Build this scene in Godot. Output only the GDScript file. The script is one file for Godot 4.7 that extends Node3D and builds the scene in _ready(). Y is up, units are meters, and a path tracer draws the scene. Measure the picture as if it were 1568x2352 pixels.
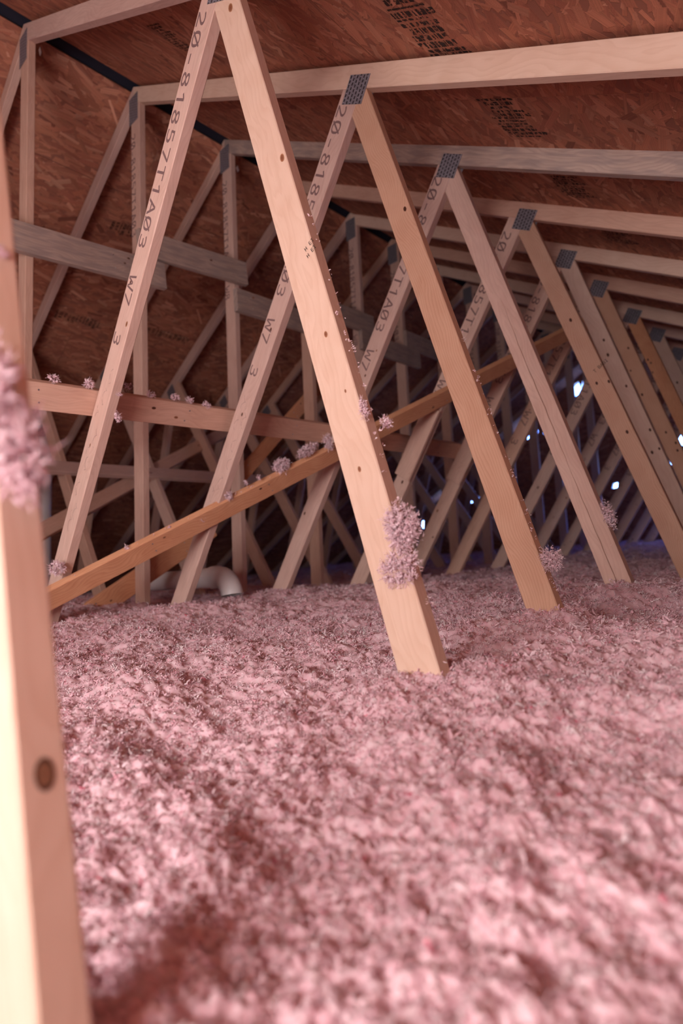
extends Node3D
# An attic: a row of pine roof trusses under an OSB roof deck, blown pink insulation on the floor.
# x runs across the trusses, y up, z along the ridge (away from the camera is -z). The ridge line is x = 0.

const RIDGE := 3.6            # height of the top of the trusses
const M := 0.5913             # roof pitch
const CHORD := 0.1            # plumb depth of a top chord
const THICK := 0.038
const FIRST := 0
const LAST := 12
const FAR_END := -7.75
const NEAR_END := 4.6

var rng := RandomNumberGenerator.new()
var mats := {}
var names := {}
var lump := FastNoiseLite.new()
var fine := FastNoiseLite.new()

# ---------------------------------------------------------------- small helpers

func v3(x: float, y: float, z: float) -> Vector3:      # y measured from the ridge
	return Vector3(x, y + RIDGE, z)

func numbered(called: String) -> String:
	if not names.has(called):
		names[called] = 0
		return called
	names[called] += 1
	return "%s_%03d" % [called, names[called]]

func tag(o: Node, label: String, category: String, group := "", kind := "") -> void:
	o.set_meta("label", label)
	o.set_meta("category", category)
	if group:
		o.set_meta("group", group)
	if kind:
		o.set_meta("kind", kind)

func thing(called: String, label: String, category: String, at := Vector3.ZERO, group := "", kind := "") -> Node3D:
	var o := Node3D.new()
	o.name = numbered(called)
	add_child(o)
	o.position = at
	tag(o, label, category, group, kind)
	return o

func part(called: String, mesh: Mesh, m: Material, parent: Node) -> MeshInstance3D:
	var o := MeshInstance3D.new()
	o.name = numbered(called) if parent == self else called
	o.mesh = mesh
	o.material_override = m
	parent.add_child(o, true)
	return o

func st_new() -> SurfaceTool:
	var st := SurfaceTool.new()
	st.begin(Mesh.PRIMITIVE_TRIANGLES)
	return st

func tri(st: SurfaceTool, a: Vector3, b: Vector3, c: Vector3, n: Vector3, ua: Vector2, ub: Vector2, uc: Vector2) -> void:
	if (b - a).cross(c - a).dot(n) > 0.0:
		var t := b; b = c; c = t
		var u := ub; ub = uc; uc = u
	st.set_normal(n); st.set_uv(ua); st.add_vertex(a)
	st.set_normal(n); st.set_uv(ub); st.add_vertex(b)
	st.set_normal(n); st.set_uv(uc); st.add_vertex(c)

func quad(st: SurfaceTool, a: Vector3, b: Vector3, c: Vector3, d: Vector3, n: Vector3, ua: Vector2, ub: Vector2, uc: Vector2, ud: Vector2) -> void:
	tri(st, a, b, c, n, ua, ub, uc)
	tri(st, a, c, d, n, ua, uc, ud)

func inset(p: PackedVector2Array, by: float) -> PackedVector2Array:
	var out := PackedVector2Array()
	var n := p.size()
	for i in n:
		var a: Vector2 = (p[i] - p[(i + n - 1) % n]).normalized()
		var b: Vector2 = (p[(i + 1) % n] - p[i]).normalized()
		var na := Vector2(-a.y, a.x)
		var nb := Vector2(-b.y, b.x)
		var s := na + nb
		var d := maxf(0.35, 1.0 + na.dot(nb))
		out.append(p[i] + s * (by / d))
	return out

# A convex outline (counter-clockwise, in a plane) given thickness along the plane's normal, its edges eased.
# frame: x and y axes of the outline, z its normal; the outline spans z from -thick to 0. along: the grain in outline space.
func plank(p: PackedVector2Array, thick: float, ease_: float, frame: Transform3D, along: Vector2, shift: Vector2) -> ArrayMesh:
	var st := st_new()
	var area := 0.0
	for i in p.size():
		area += p[i].cross(p[(i + 1) % p.size()])
	if area < 0.0:
		p.reverse()
	var q := inset(p, ease_)
	var across := Vector2(-along.y, along.x)
	var n := p.size()
	var uv := func(w: Vector2, extra: float) -> Vector2:
		return Vector2((w.dot(across) + extra) / 0.11 + shift.x, w.dot(along) / 1.5 + shift.y)
	var at := func(w: Vector2, z: float) -> Vector3:
		return frame * Vector3(w.x, w.y, z)
	var nz := frame.basis.z.normalized()
	for i in range(1, n - 1):
		tri(st, at.call(q[0], 0.0), at.call(q[i], 0.0), at.call(q[i + 1], 0.0), nz, uv.call(q[0], 0.0), uv.call(q[i], 0.0), uv.call(q[i + 1], 0.0))
		tri(st, at.call(q[0], -thick), at.call(q[i], -thick), at.call(q[i + 1], -thick), -nz, uv.call(q[0], 0.31), uv.call(q[i], 0.31), uv.call(q[i + 1], 0.31))
	for i in n:
		var j := (i + 1) % n
		var e: Vector2 = (p[j] - p[i]).normalized()
		var o := (frame.basis * Vector3(e.y, -e.x, 0.0)).normalized()
		quad(st, at.call(p[i], -ease_), at.call(p[j], -ease_), at.call(p[j], -thick + ease_), at.call(p[i], -thick + ease_), o,
			uv.call(p[i], 0.13), uv.call(p[j], 0.13), uv.call(p[j], 0.13 + thick), uv.call(p[i], 0.13 + thick))
		quad(st, at.call(q[i], 0.0), at.call(q[j], 0.0), at.call(p[j], -ease_), at.call(p[i], -ease_), (o + nz).normalized(), uv.call(q[i], 0.0), uv.call(q[j], 0.0), uv.call(p[j], ease_), uv.call(p[i], ease_))
		quad(st, at.call(q[i], -thick), at.call(q[j], -thick), at.call(p[j], -thick + ease_), at.call(p[i], -thick + ease_), (o - nz).normalized(), uv.call(q[i], 0.2), uv.call(q[j], 0.2), uv.call(p[j], 0.2 + ease_), uv.call(p[i], 0.2 + ease_))
	return st.commit()

func clip(p: PackedVector2Array, at: Vector2, keep: Vector2) -> PackedVector2Array:   # the part of a convex outline on the side that keep points to
	var out := PackedVector2Array()
	for i in p.size():
		var a := p[i]
		var b := p[(i + 1) % p.size()]
		var da := (a - at).dot(keep)
		var db := (b - at).dot(keep)
		if da >= 0.0:
			out.append(a)
		if (da > 0.0 and db < 0.0) or (da < 0.0 and db > 0.0):
			out.append(a.lerp(b, da / (da - db)))
	return out

func box_mesh(size: Vector3) -> ArrayMesh:
	var h := size / 2.0
	var p := PackedVector2Array([Vector2(-h.x, -h.y), Vector2(h.x, -h.y), Vector2(h.x, h.y), Vector2(-h.x, h.y)])
	return plank(p, size.z, minf(0.002, size[size.min_axis_index()] * 0.25), Transform3D(Basis(), Vector3(0, 0, h.z)), Vector2(1, 0), Vector2.ZERO)

func tube(st: SurfaceTool, a: Vector3, b: Vector3, r0: float, r1: float, sides := 20) -> void:
	var d := (b - a).normalized()
	var x := d.cross(Vector3.UP if absf(d.y) < 0.9 else Vector3.RIGHT).normalized()
	var y := d.cross(x)
	for i in sides:
		var t0 := TAU * i / sides
		var t1 := TAU * (i + 1) / sides
		var n0 := x * cos(t0) + y * sin(t0)
		var n1 := x * cos(t1) + y * sin(t1)
		var c := [a + n0 * r0, a + n1 * r0, b + n1 * r1, b + n0 * r1]
		var nn := [n0, n1, n1, n0]
		for k in [[0, 1, 2], [0, 2, 3]]:
			var w: Array = k
			if ((c[w[1]] as Vector3) - c[w[0]]).cross((c[w[2]] as Vector3) - c[w[0]]).dot(n0) > 0.0:
				w = [k[0], k[2], k[1]]
			for m in w:
				st.set_normal(nn[m]); st.set_uv(Vector2.ZERO); st.add_vertex(c[m])

func disc(st: SurfaceTool, at: Vector3, d: Vector3, r: float, sides := 20) -> void:
	var x := d.cross(Vector3.UP if absf(d.y) < 0.9 else Vector3.RIGHT).normalized()
	var y := d.cross(x)
	for i in sides:
		var t0 := TAU * i / sides
		var t1 := TAU * (i + 1) / sides
		tri(st, at, at + (x * cos(t0) + y * sin(t0)) * r, at + (x * cos(t1) + y * sin(t1)) * r, d, Vector2.ZERO, Vector2.ZERO, Vector2.ZERO)

# ---------------------------------------------------------------- materials

func material(called: String, c: Color, rough := 0.8, metal := 0.0) -> StandardMaterial3D:
	var m := StandardMaterial3D.new()
	m.resource_name = called
	m.albedo_color = c
	m.roughness = rough
	m.metallic = metal
	mats[called] = m
	return m

func pine_image(seed_: int, pale: Color, ring: Color, strength: float, rings: float, dirt: float, dirt_color: Color) -> ImageTexture:
	var w := 160
	var h := 1200
	var n := FastNoiseLite.new()
	n.seed = seed_
	n.frequency = 1.0
	n.fractal_octaves = 2
	var px := PackedByteArray()
	px.resize(w * h * 3)
	var r := RandomNumberGenerator.new()
	r.seed = seed_ * 7 + 3
	var centre := r.randf_range(0.2, 0.8)
	for y in h:
		var t := TAU * y / h
		var cy := cos(t)
		var sy := sin(t)
		var bend := n.get_noise_3d(seed_ * 3.1, cy * 0.55, sy * 0.55) * 0.5
		for x in w:
			var u := float(x) / w
			var wob := n.get_noise_3d(u * 1.3, cy * 0.9, sy * 0.9)
			var g := absf(u - centre + bend) * rings + wob * 1.5 + n.get_noise_3d(u * 9.0, cy * 6.0, sy * 6.0) * 0.12
			var s := g - floorf(g)
			s = s * s * (1.0 if s < 0.86 else (1.0 - s) / 0.14)
			var streak := n.get_noise_3d(u * 60.0, cy * 5.0, sy * 5.0)
			var patch := n.get_noise_3d(u * 1.1 + 40.0, cy * 2.1, sy * 2.1)
			var k := clampf(s * strength + streak * 0.10 + patch * 0.22 + 0.08, 0.0, 1.0)
			var c := pale.lerp(ring, k)
			if dirt > 0.0:
				var dn := n.get_noise_3d(u * 4.0 + 9.0, cy * 1.3 + 5.0, sy * 1.3)
				c = c.lerp(dirt_color, clampf((dn + 0.15) * 1.6, 0.0, 1.0) * dirt)
			var at := (y * w + x) * 3
			px[at] = int(clampf(c.r, 0, 1) * 255)
			px[at + 1] = int(clampf(c.g, 0, 1) * 255)
			px[at + 2] = int(clampf(c.b, 0, 1) * 255)
	return ImageTexture.create_from_image(Image.create_from_data(w, h, false, Image.FORMAT_RGB8, px))

func osb_images() -> Array:
	var w := 1536
	var h := 768
	var px := PackedByteArray()
	px.resize(w * h * 3)
	var hp := PackedByteArray()
	hp.resize(w * h)
	var r := RandomNumberGenerator.new()
	r.seed = 77
	var tones := [Color8(160, 104, 82), Color8(170, 114, 90), Color8(150, 92, 72), Color8(140, 82, 66), Color8(180, 128, 104), Color8(154, 94, 70), Color8(130, 74, 60), Color8(164, 108, 82)]
	for i in w * h:
		px[i * 3] = 150
		px[i * 3 + 1] = 100
		px[i * 3 + 2] = 82
	for k in 3000:
		var ang := r.randfn(0.0, 0.42)
		var ln := r.randf_range(34.0, 105.0)
		var wd := r.randf_range(6.0, 22.0)
		if r.randf() < 0.12:
			ln *= 0.5
			wd *= 0.4
		var c: Color = tones[r.randi() % tones.size()]
		if r.randf() < 0.035:
			c = Color8(88, 46, 38)
		elif r.randf() < 0.035:
			c = Color8(204, 160, 134)
		c = c.lerp(Color8(192, 132, 106), 0.5) * r.randf_range(0.92, 1.06)
		var hh := r.randi_range(60, 220)
		var dx := cos(ang)
		var dy := sin(ang)
		var ox := r.randf() * w
		var oy := r.randf() * h
		var skew := r.randf_range(-0.6, 0.6)
		var steps_w := int(wd * 1.35)
		for b in steps_w:
			var bb := (float(b) / steps_w - 0.5) * wd
			var f := 1.0 + r.randf_range(-0.07, 0.07)
			var cr := int(clampf(c.r * f, 0, 1) * 255)
			var cg := int(clampf(c.g * f, 0, 1) * 255)
			var cb := int(clampf(c.b * f, 0, 1) * 255)
			var a0 := -ln / 2 + bb * skew
			var a := a0
			while a < a0 + ln:
				var x := posmod(int(ox + dx * a - dy * bb), w)
				var y := posmod(int(oy + dy * a + dx * bb), h)
				var at := y * w + x
				hp[at] = hh
				at *= 3
				px[at] = cr
				px[at + 1] = cg
				px[at + 2] = cb
				a += 0.75
	var bump := Image.create_from_data(w, h, false, Image.FORMAT_L8, hp)
	bump.convert(Image.FORMAT_RGBA8)
	bump.bump_map_to_normal_map(2.2)
	return [ImageTexture.create_from_image(Image.create_from_data(w, h, false, Image.FORMAT_RGB8, px)), ImageTexture.create_from_image(bump)]

func plate_image() -> Array:            # rows of punched teeth in galvanised sheet
	var im := Image.create(128, 128, false, Image.FORMAT_RGB8)
	var hm := Image.create(128, 128, false, Image.FORMAT_RGBA8)
	var n := FastNoiseLite.new()
	n.seed = 5
	n.frequency = 0.06
	for y in 128:
		for x in 128:
			var cx := x % 18
			var cy := (y + (8 if (x / 18) % 2 == 1 else 0)) % 16
			var slot := cx > 4 and cx < 11 and cy > 2 and cy < 13
			var s := 0.62 + n.get_noise_2d(x, y) * 0.12
			im.set_pixel(x, y, Color(0.2, 0.18, 0.19) if slot else Color(s, s, s * 1.02))
			hm.set_pixel(x, y, Color.BLACK if slot else (Color.WHITE if cx > 2 and cx < 13 else Color(0.7, 0.7, 0.7)))
	hm.bump_map_to_normal_map(3.0)
	return [ImageTexture.create_from_image(im), ImageTexture.create_from_image(hm)]

func knot_image(seed_: int, rim: Color, heart: Color) -> ImageTexture:
	var im := Image.create(64, 64, false, Image.FORMAT_RGB8)
	var n := FastNoiseLite.new()
	n.seed = seed_
	n.frequency = 0.09
	for y in 64:
		for x in 64:
			var d := Vector2(x - 31.5, y - 31.5).length() / 32.0 + n.get_noise_2d(x, y) * 0.12
			var c := heart.lerp(rim, smoothstep(0.55, 0.92, d))
			c = c.darkened(0.16 * (0.5 + 0.5 * sin(d * 26.0)))
			if d < 0.14:
				c = c.darkened(0.35)
			im.set_pixel(x, y, c)
	return ImageTexture.create_from_image(im)

func stamp_image(seed_: int) -> ImageTexture:       # a smeared mill stamp: inked lines and blocks
	var w := 128
	var h := 256
	var im := Image.create(w, h, false, Image.FORMAT_RGBA8)
	im.fill(Color(0.19, 0.12, 0.10, 0.0))
	var r := RandomNumberGenerator.new()
	r.seed = seed_
	var n := FastNoiseLite.new()
	n.seed = seed_
	n.frequency = 0.05
	var row := 6
	while row < h - 14:
		var tall := r.randi_range(4, 22)
		var from := r.randi_range(2, 24)
		var to := r.randi_range(84, 126)
		var x := from
		while x < to:
			var run := r.randi_range(3, 14)
			im.fill_rect(Rect2i(x, row, mini(run, w - x), mini(tall, h - row)), Color(0.19, 0.12, 0.10, 1.0))
			x += run + (r.randi_range(2, 6) if tall > 6 else 0)
		row += tall + r.randi_range(4, 9)
	for y in h:
		for x in w:
			var a := im.get_pixel(x, y).a
			if n.get_noise_2d(x, y) + n.get_noise_2d(x * 5.0, y * 5.0) * 0.6 < -0.16:
				a = 0.0
			im.set_pixel(x, y, Color(0.19, 0.12, 0.10, a))
	return ImageTexture.create_from_image(im)

func make_materials() -> void:
	var pale := Color8(236, 213, 197)
	var looks := {
		"pine_pale": pine_image(11, pale, Color8(214, 182, 160), 0.35, 5.0, 0.0, pale),
		"pine_grain": pine_image(12, Color8(230, 196, 172), Color8(206, 162, 136), 0.6, 13.0, 0.0, pale),
		"pine_pink": pine_image(13, Color8(228, 201, 189), Color8(204, 168, 154), 0.4, 7.0, 0.12, Color8(174, 142, 132)),
		"pine_orange": pine_image(14, Color8(226, 170, 132), Color8(194, 128, 92), 0.5, 8.0, 0.0, pale),
		"pine_grey": pine_image(15, Color8(188, 166, 154), Color8(154, 132, 122), 0.5, 7.0, 0.6, Color8(148, 132, 128)),
	}
	for key in looks:
		var m := material(key, Color.WHITE, 0.72)
		m.albedo_texture = looks[key]
		m.metallic_specular = 0.35
	var tints := [Color(0.96, 0.93, 0.91), Color(0.95, 0.91, 0.88), Color(0.93, 0.9, 0.89), Color(0.95, 0.89, 0.84)]
	for key in ["pine_pale", "pine_grain", "pine_pink"]:
		for i in tints.size():
			var m: StandardMaterial3D = mats[key].duplicate()
			m.albedo_color = tints[i]
			mats["%s_%d" % [key, i]] = m
	var osb := osb_images()
	var o := material("osb", Color.WHITE, 0.75)
	o.albedo_texture = osb[0]
	o.normal_enabled = true
	o.normal_texture = osb[1]
	o.albedo_color = Color(1.0, 1.0, 1.0)
	o.normal_scale = 0.45
	o.metallic_specular = 0.35
	var ow: StandardMaterial3D = o.duplicate()
	ow.uv1_triplanar = true
	ow.uv1_world_triplanar = true
	ow.uv1_scale = Vector3(0.41, 0.82, 0.41)
	ow.normal_enabled = false
	mats["osb_wall"] = ow
	var pl := plate_image()
	var p := material("galvanised", Color(0.92, 0.9, 0.94), 0.5, 0.35)
	p.albedo_texture = pl[0]
	p.normal_enabled = true
	p.normal_texture = pl[1]
	p.uv1_scale = Vector3(1, 1, 1)
	var kn := [knot_image(1, Color8(190, 140, 104), Color8(150, 92, 64)), knot_image(2, Color8(120, 72, 48), Color8(86, 48, 34)), knot_image(3, Color8(70, 40, 28), Color8(150, 104, 76))]
	for i in 3:
		var k := material("knot_%d" % i, Color.WHITE, 0.6)
		k.albedo_texture = kn[i]
	for i in 2:
		var s := material("stamp_%d" % i, Color.WHITE, 0.9)
		s.albedo_texture = stamp_image(40 + i)
		s.transparency = BaseMaterial3D.TRANSPARENCY_ALPHA_SCISSOR
		s.alpha_scissor_threshold = 0.5
	material("ink", Color8(124, 96, 94), 0.9)
	material("dark_ink", Color8(46, 36, 32), 0.9)
	material("felt", Color8(26, 25, 30), 0.9)
	material("vent_membrane", Color8(22, 22, 40), 0.8)
	material("gypsum", Color8(200, 196, 190), 0.95)
	material("pvc", Color8(226, 220, 220), 0.35)
	material("rubber", Color8(28, 28, 30), 0.6)
	material("steel", Color8(200, 200, 205), 0.3, 0.9)
	material("paint", Color8(60, 62, 66), 0.5)
	var b := material("insulation_bed", Color8(222, 172, 180), 1.0)
	b.metallic_specular = 0.1
	var f := material("insulation_fluff", Color.WHITE, 1.0)
	f.vertex_color_use_as_albedo = true
	f.metallic_specular = 0.15
	f.backlight_enabled = true
	f.backlight = Color(0.3, 0.2, 0.22)
	var g := material("lamp_glass", Color.WHITE, 0.5)
	g.emission_enabled = true
	g.emission = Color(1.0, 0.94, 0.88)
	g.emission_energy_multiplier = 3.0

# ---------------------------------------------------------------- trusses

var plate_mesh: ArrayMesh
var ridge_plate_mesh: ArrayMesh

func plate_of(size: Vector2) -> ArrayMesh:
	var st := st_new()
	var h := size / 2.0
	var t := 0.0016
	var u := size / 0.13
	quad(st, Vector3(-h.x, -h.y, t), Vector3(h.x, -h.y, t), Vector3(h.x, h.y, t), Vector3(-h.x, h.y, t), Vector3.BACK, Vector2(0, u.y), u, Vector2(u.x, 0), Vector2.ZERO)
	quad(st, Vector3(-h.x, -h.y, 0), Vector3(h.x, -h.y, 0), Vector3(h.x, h.y, 0), Vector3(-h.x, h.y, 0), Vector3.FORWARD, Vector2.ZERO, Vector2.ZERO, Vector2.ZERO, Vector2.ZERO)
	for e in [[Vector3(-h.x, -h.y, 0), Vector3(h.x, -h.y, 0), Vector3.DOWN], [Vector3(-h.x, h.y, 0), Vector3(h.x, h.y, 0), Vector3.UP], [Vector3(-h.x, -h.y, 0), Vector3(-h.x, h.y, 0), Vector3.LEFT], [Vector3(h.x, -h.y, 0), Vector3(h.x, h.y, 0), Vector3.RIGHT]]:
		quad(st, e[0], e[1], e[1] + Vector3(0, 0, t), e[0] + Vector3(0, 0, t), e[2], Vector2(0.02, 0.02), Vector2(0.02, 0.02), Vector2(0.02, 0.02), Vector2(0.02, 0.02))
	return st.commit()

func strip(c: Vector2, d: Vector2, width: float, from: float, to: float) -> PackedVector2Array:
	var a := Vector2(-d.y, d.x) * width / 2.0
	return PackedVector2Array([c + d * from - a, c + d * to - a, c + d * to + a, c + d * from + a])

func lettering(text: String, parent: Node, at: Vector2, d: Vector2, cap: float, stretch: float, m: Material, z := 0.0006) -> void:
	# reads along d, the tops of the letters turned to the side left of d
	var tm := TextMesh.new()
	var f := SystemFont.new()
	f.font_names = PackedStringArray(["Droid Sans Mono"])
	tm.font = f
	tm.text = text
	tm.font_size = 32
	tm.pixel_size = cap / (32.0 * 0.73)
	tm.depth = 0.0004
	tm.curve_step = 4.0
	tm.horizontal_alignment = HORIZONTAL_ALIGNMENT_LEFT
	var o := part("lettering", tm, m, parent)
	var up := Vector2(-d.y, d.x)
	o.transform = Transform3D(Basis(Vector3(d.x, d.y, 0) * stretch, Vector3(up.x, up.y, 0), Vector3(0, 0, 1)), Vector3(at.x, at.y, z))

func scribble(parent: Node, c: Vector2, d: Vector2, seed_: int) -> void:      # thin looping pen marks down the face of a web
	var r := RandomNumberGenerator.new()
	r.seed = seed_
	var st := st_new()
	var a := Vector2(-d.y, d.x)
	var t := -0.16
	while t > -0.78:
		var off := r.randf_range(-0.03, 0.02)
		var ph := r.randf() * TAU
		var prev := Vector2.ZERO
		var steps := r.randi_range(9, 16)
		for i in steps + 1:
			var w := ph + i * 0.62
			var p := c + d * (t - 0.0055 * i + 0.008 * cos(w)) + a * (off + 0.011 * sin(w) + r.randf_range(-0.001, 0.001))
			if i > 0 and r.randf() < 0.86:
				var e := (p - prev).normalized()
				var n := Vector2(-e.y, e.x) * 0.0006
				quad(st, Vector3(prev.x - n.x, prev.y - n.y, 0.0005), Vector3(p.x - n.x, p.y - n.y, 0.0005), Vector3(p.x + n.x, p.y + n.y, 0.0005), Vector3(prev.x + n.x, prev.y + n.y, 0.0005), Vector3.BACK, Vector2.ZERO, Vector2.ZERO, Vector2.ZERO, Vector2.ZERO)
			prev = p
		t -= r.randf_range(0.045, 0.1)
	part("pen_marks", st.commit(), mats["ink"], parent).set_meta("kind", "stuff")

func knot(parent: Node, at: Vector3, n: Vector3, along: Vector3, r: float, look: int) -> void:
	var st := st_new()
	var y := along.normalized()
	var x := y.cross(n).normalized()
	var c := at + n * 0.0005
	var sides := 12
	for i in sides:
		var t0 := TAU * i / sides
		var t1 := TAU * (i + 1) / sides
		tri(st, c, c + (x * cos(t0) * 0.62 + y * sin(t0)) * r, c + (x * cos(t1) * 0.62 + y * sin(t1)) * r, n, Vector2(0.5, 0.5), Vector2(0.5 + 0.5 * cos(t0), 0.5 + 0.5 * sin(t0)), Vector2(0.5 + 0.5 * cos(t1), 0.5 + 0.5 * sin(t1)))
	part("knot", st.commit(), mats["knot_%d" % look], parent)

func split_web(c: Vector2, d: Vector2, width: float, from: float, to: float, crack: Array, q0: Vector2, side: Vector2) -> ArrayMesh:
	# a web whose face is split: the outline runs down both sides of an open crack, a groove 9 mm deep between them
	var st := st_new()
	var a := Vector2(-d.y, d.x)
	var h := width / 2.0
	var steps := 60
	var uvs := func(w: Vector2, e: float) -> Vector2:
		return Vector2((w.dot(a) + e) / 0.11 + 0.4, w.dot(d) / 1.5 + 0.2)
	var rows := []
	for i in steps + 1:
		var t := lerpf(from, to, float(i) / steps)
		var off := 0.0
		var open := 0.0
		for j in crack.size() - 1:
			var p: Vector3 = crack[j]
			var q: Vector3 = crack[j + 1]
			if t >= p.x and t <= q.x:
				var k := (t - p.x) / (q.x - p.x)
				off = lerpf(p.y, q.y, k) + 0.0012 * sin(t * 90.0)
				open = lerpf(p.z, q.z, k)
			elif j == 0 and t < p.x:
				off = p.y
			elif j == crack.size() - 2 and t > q.x:
				off = q.y
		var row := []
		for u in [-h, off - open, off + open, h, off]:
			# cut against the neighbouring web and the underside of the chord
			var most: float = (c + d * t - q0).dot(side) / -a.dot(side)
			var uu: float = clampf(u, -h, maxf(most, -h))
			var top: float = -(c.y + a.y * uu + CHORD + M * (c.x + a.x * uu)) / (d.y + M * d.x)
			row.append(c + d * minf(t, top) + a * uu)
		rows.append(row)
	var z := func(w: Vector2, zz: float) -> Vector3:
		return Vector3(w.x, w.y, zz)
	for i in steps:
		var r: Array = rows[i]
		var s: Array = rows[i + 1]
		for pair in [[0, 1], [2, 3]]:
			quad(st, z.call(r[pair[0]], 0.0), z.call(r[pair[1]], 0.0), z.call(s[pair[1]], 0.0), z.call(s[pair[0]], 0.0), Vector3.BACK, uvs.call(r[pair[0]], 0.0), uvs.call(r[pair[1]], 0.0), uvs.call(s[pair[1]], 0.0), uvs.call(s[pair[0]], 0.0))
		var n3 := Vector3(a.x, a.y, 0.25).normalized()
		quad(st, z.call(r[1], 0.0), z.call(s[1], 0.0), z.call(s[4], -0.009), z.call(r[4], -0.009), n3, uvs.call(r[1], 0.0), uvs.call(s[1], 0.0), uvs.call(s[1], 0.009), uvs.call(r[1], 0.009))
		quad(st, z.call(r[2], 0.0), z.call(s[2], 0.0), z.call(s[4], -0.009), z.call(r[4], -0.009), Vector3(-a.x, -a.y, 0.25).normalized(), uvs.call(r[2], 0.0), uvs.call(s[2], 0.0), uvs.call(s[2], 0.009), uvs.call(r[2], 0.009))
		for e in [[0, -1.0], [3, 1.0]]:
			quad(st, z.call(r[e[0]], 0.0), z.call(s[e[0]], 0.0), z.call(s[e[0]], -THICK), z.call(r[e[0]], -THICK), Vector3(a.x, a.y, 0) * e[1], uvs.call(r[e[0]], 0.1), uvs.call(s[e[0]], 0.1), uvs.call(s[e[0]], 0.138), uvs.call(r[e[0]], 0.138))
		quad(st, z.call(r[0], -THICK), z.call(r[3], -THICK), z.call(s[3], -THICK), z.call(s[0], -THICK), Vector3.FORWARD, uvs.call(r[0], 0.3), uvs.call(r[3], 0.3), uvs.call(s[3], 0.3), uvs.call(s[0], 0.3))
	return st.commit()

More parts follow.
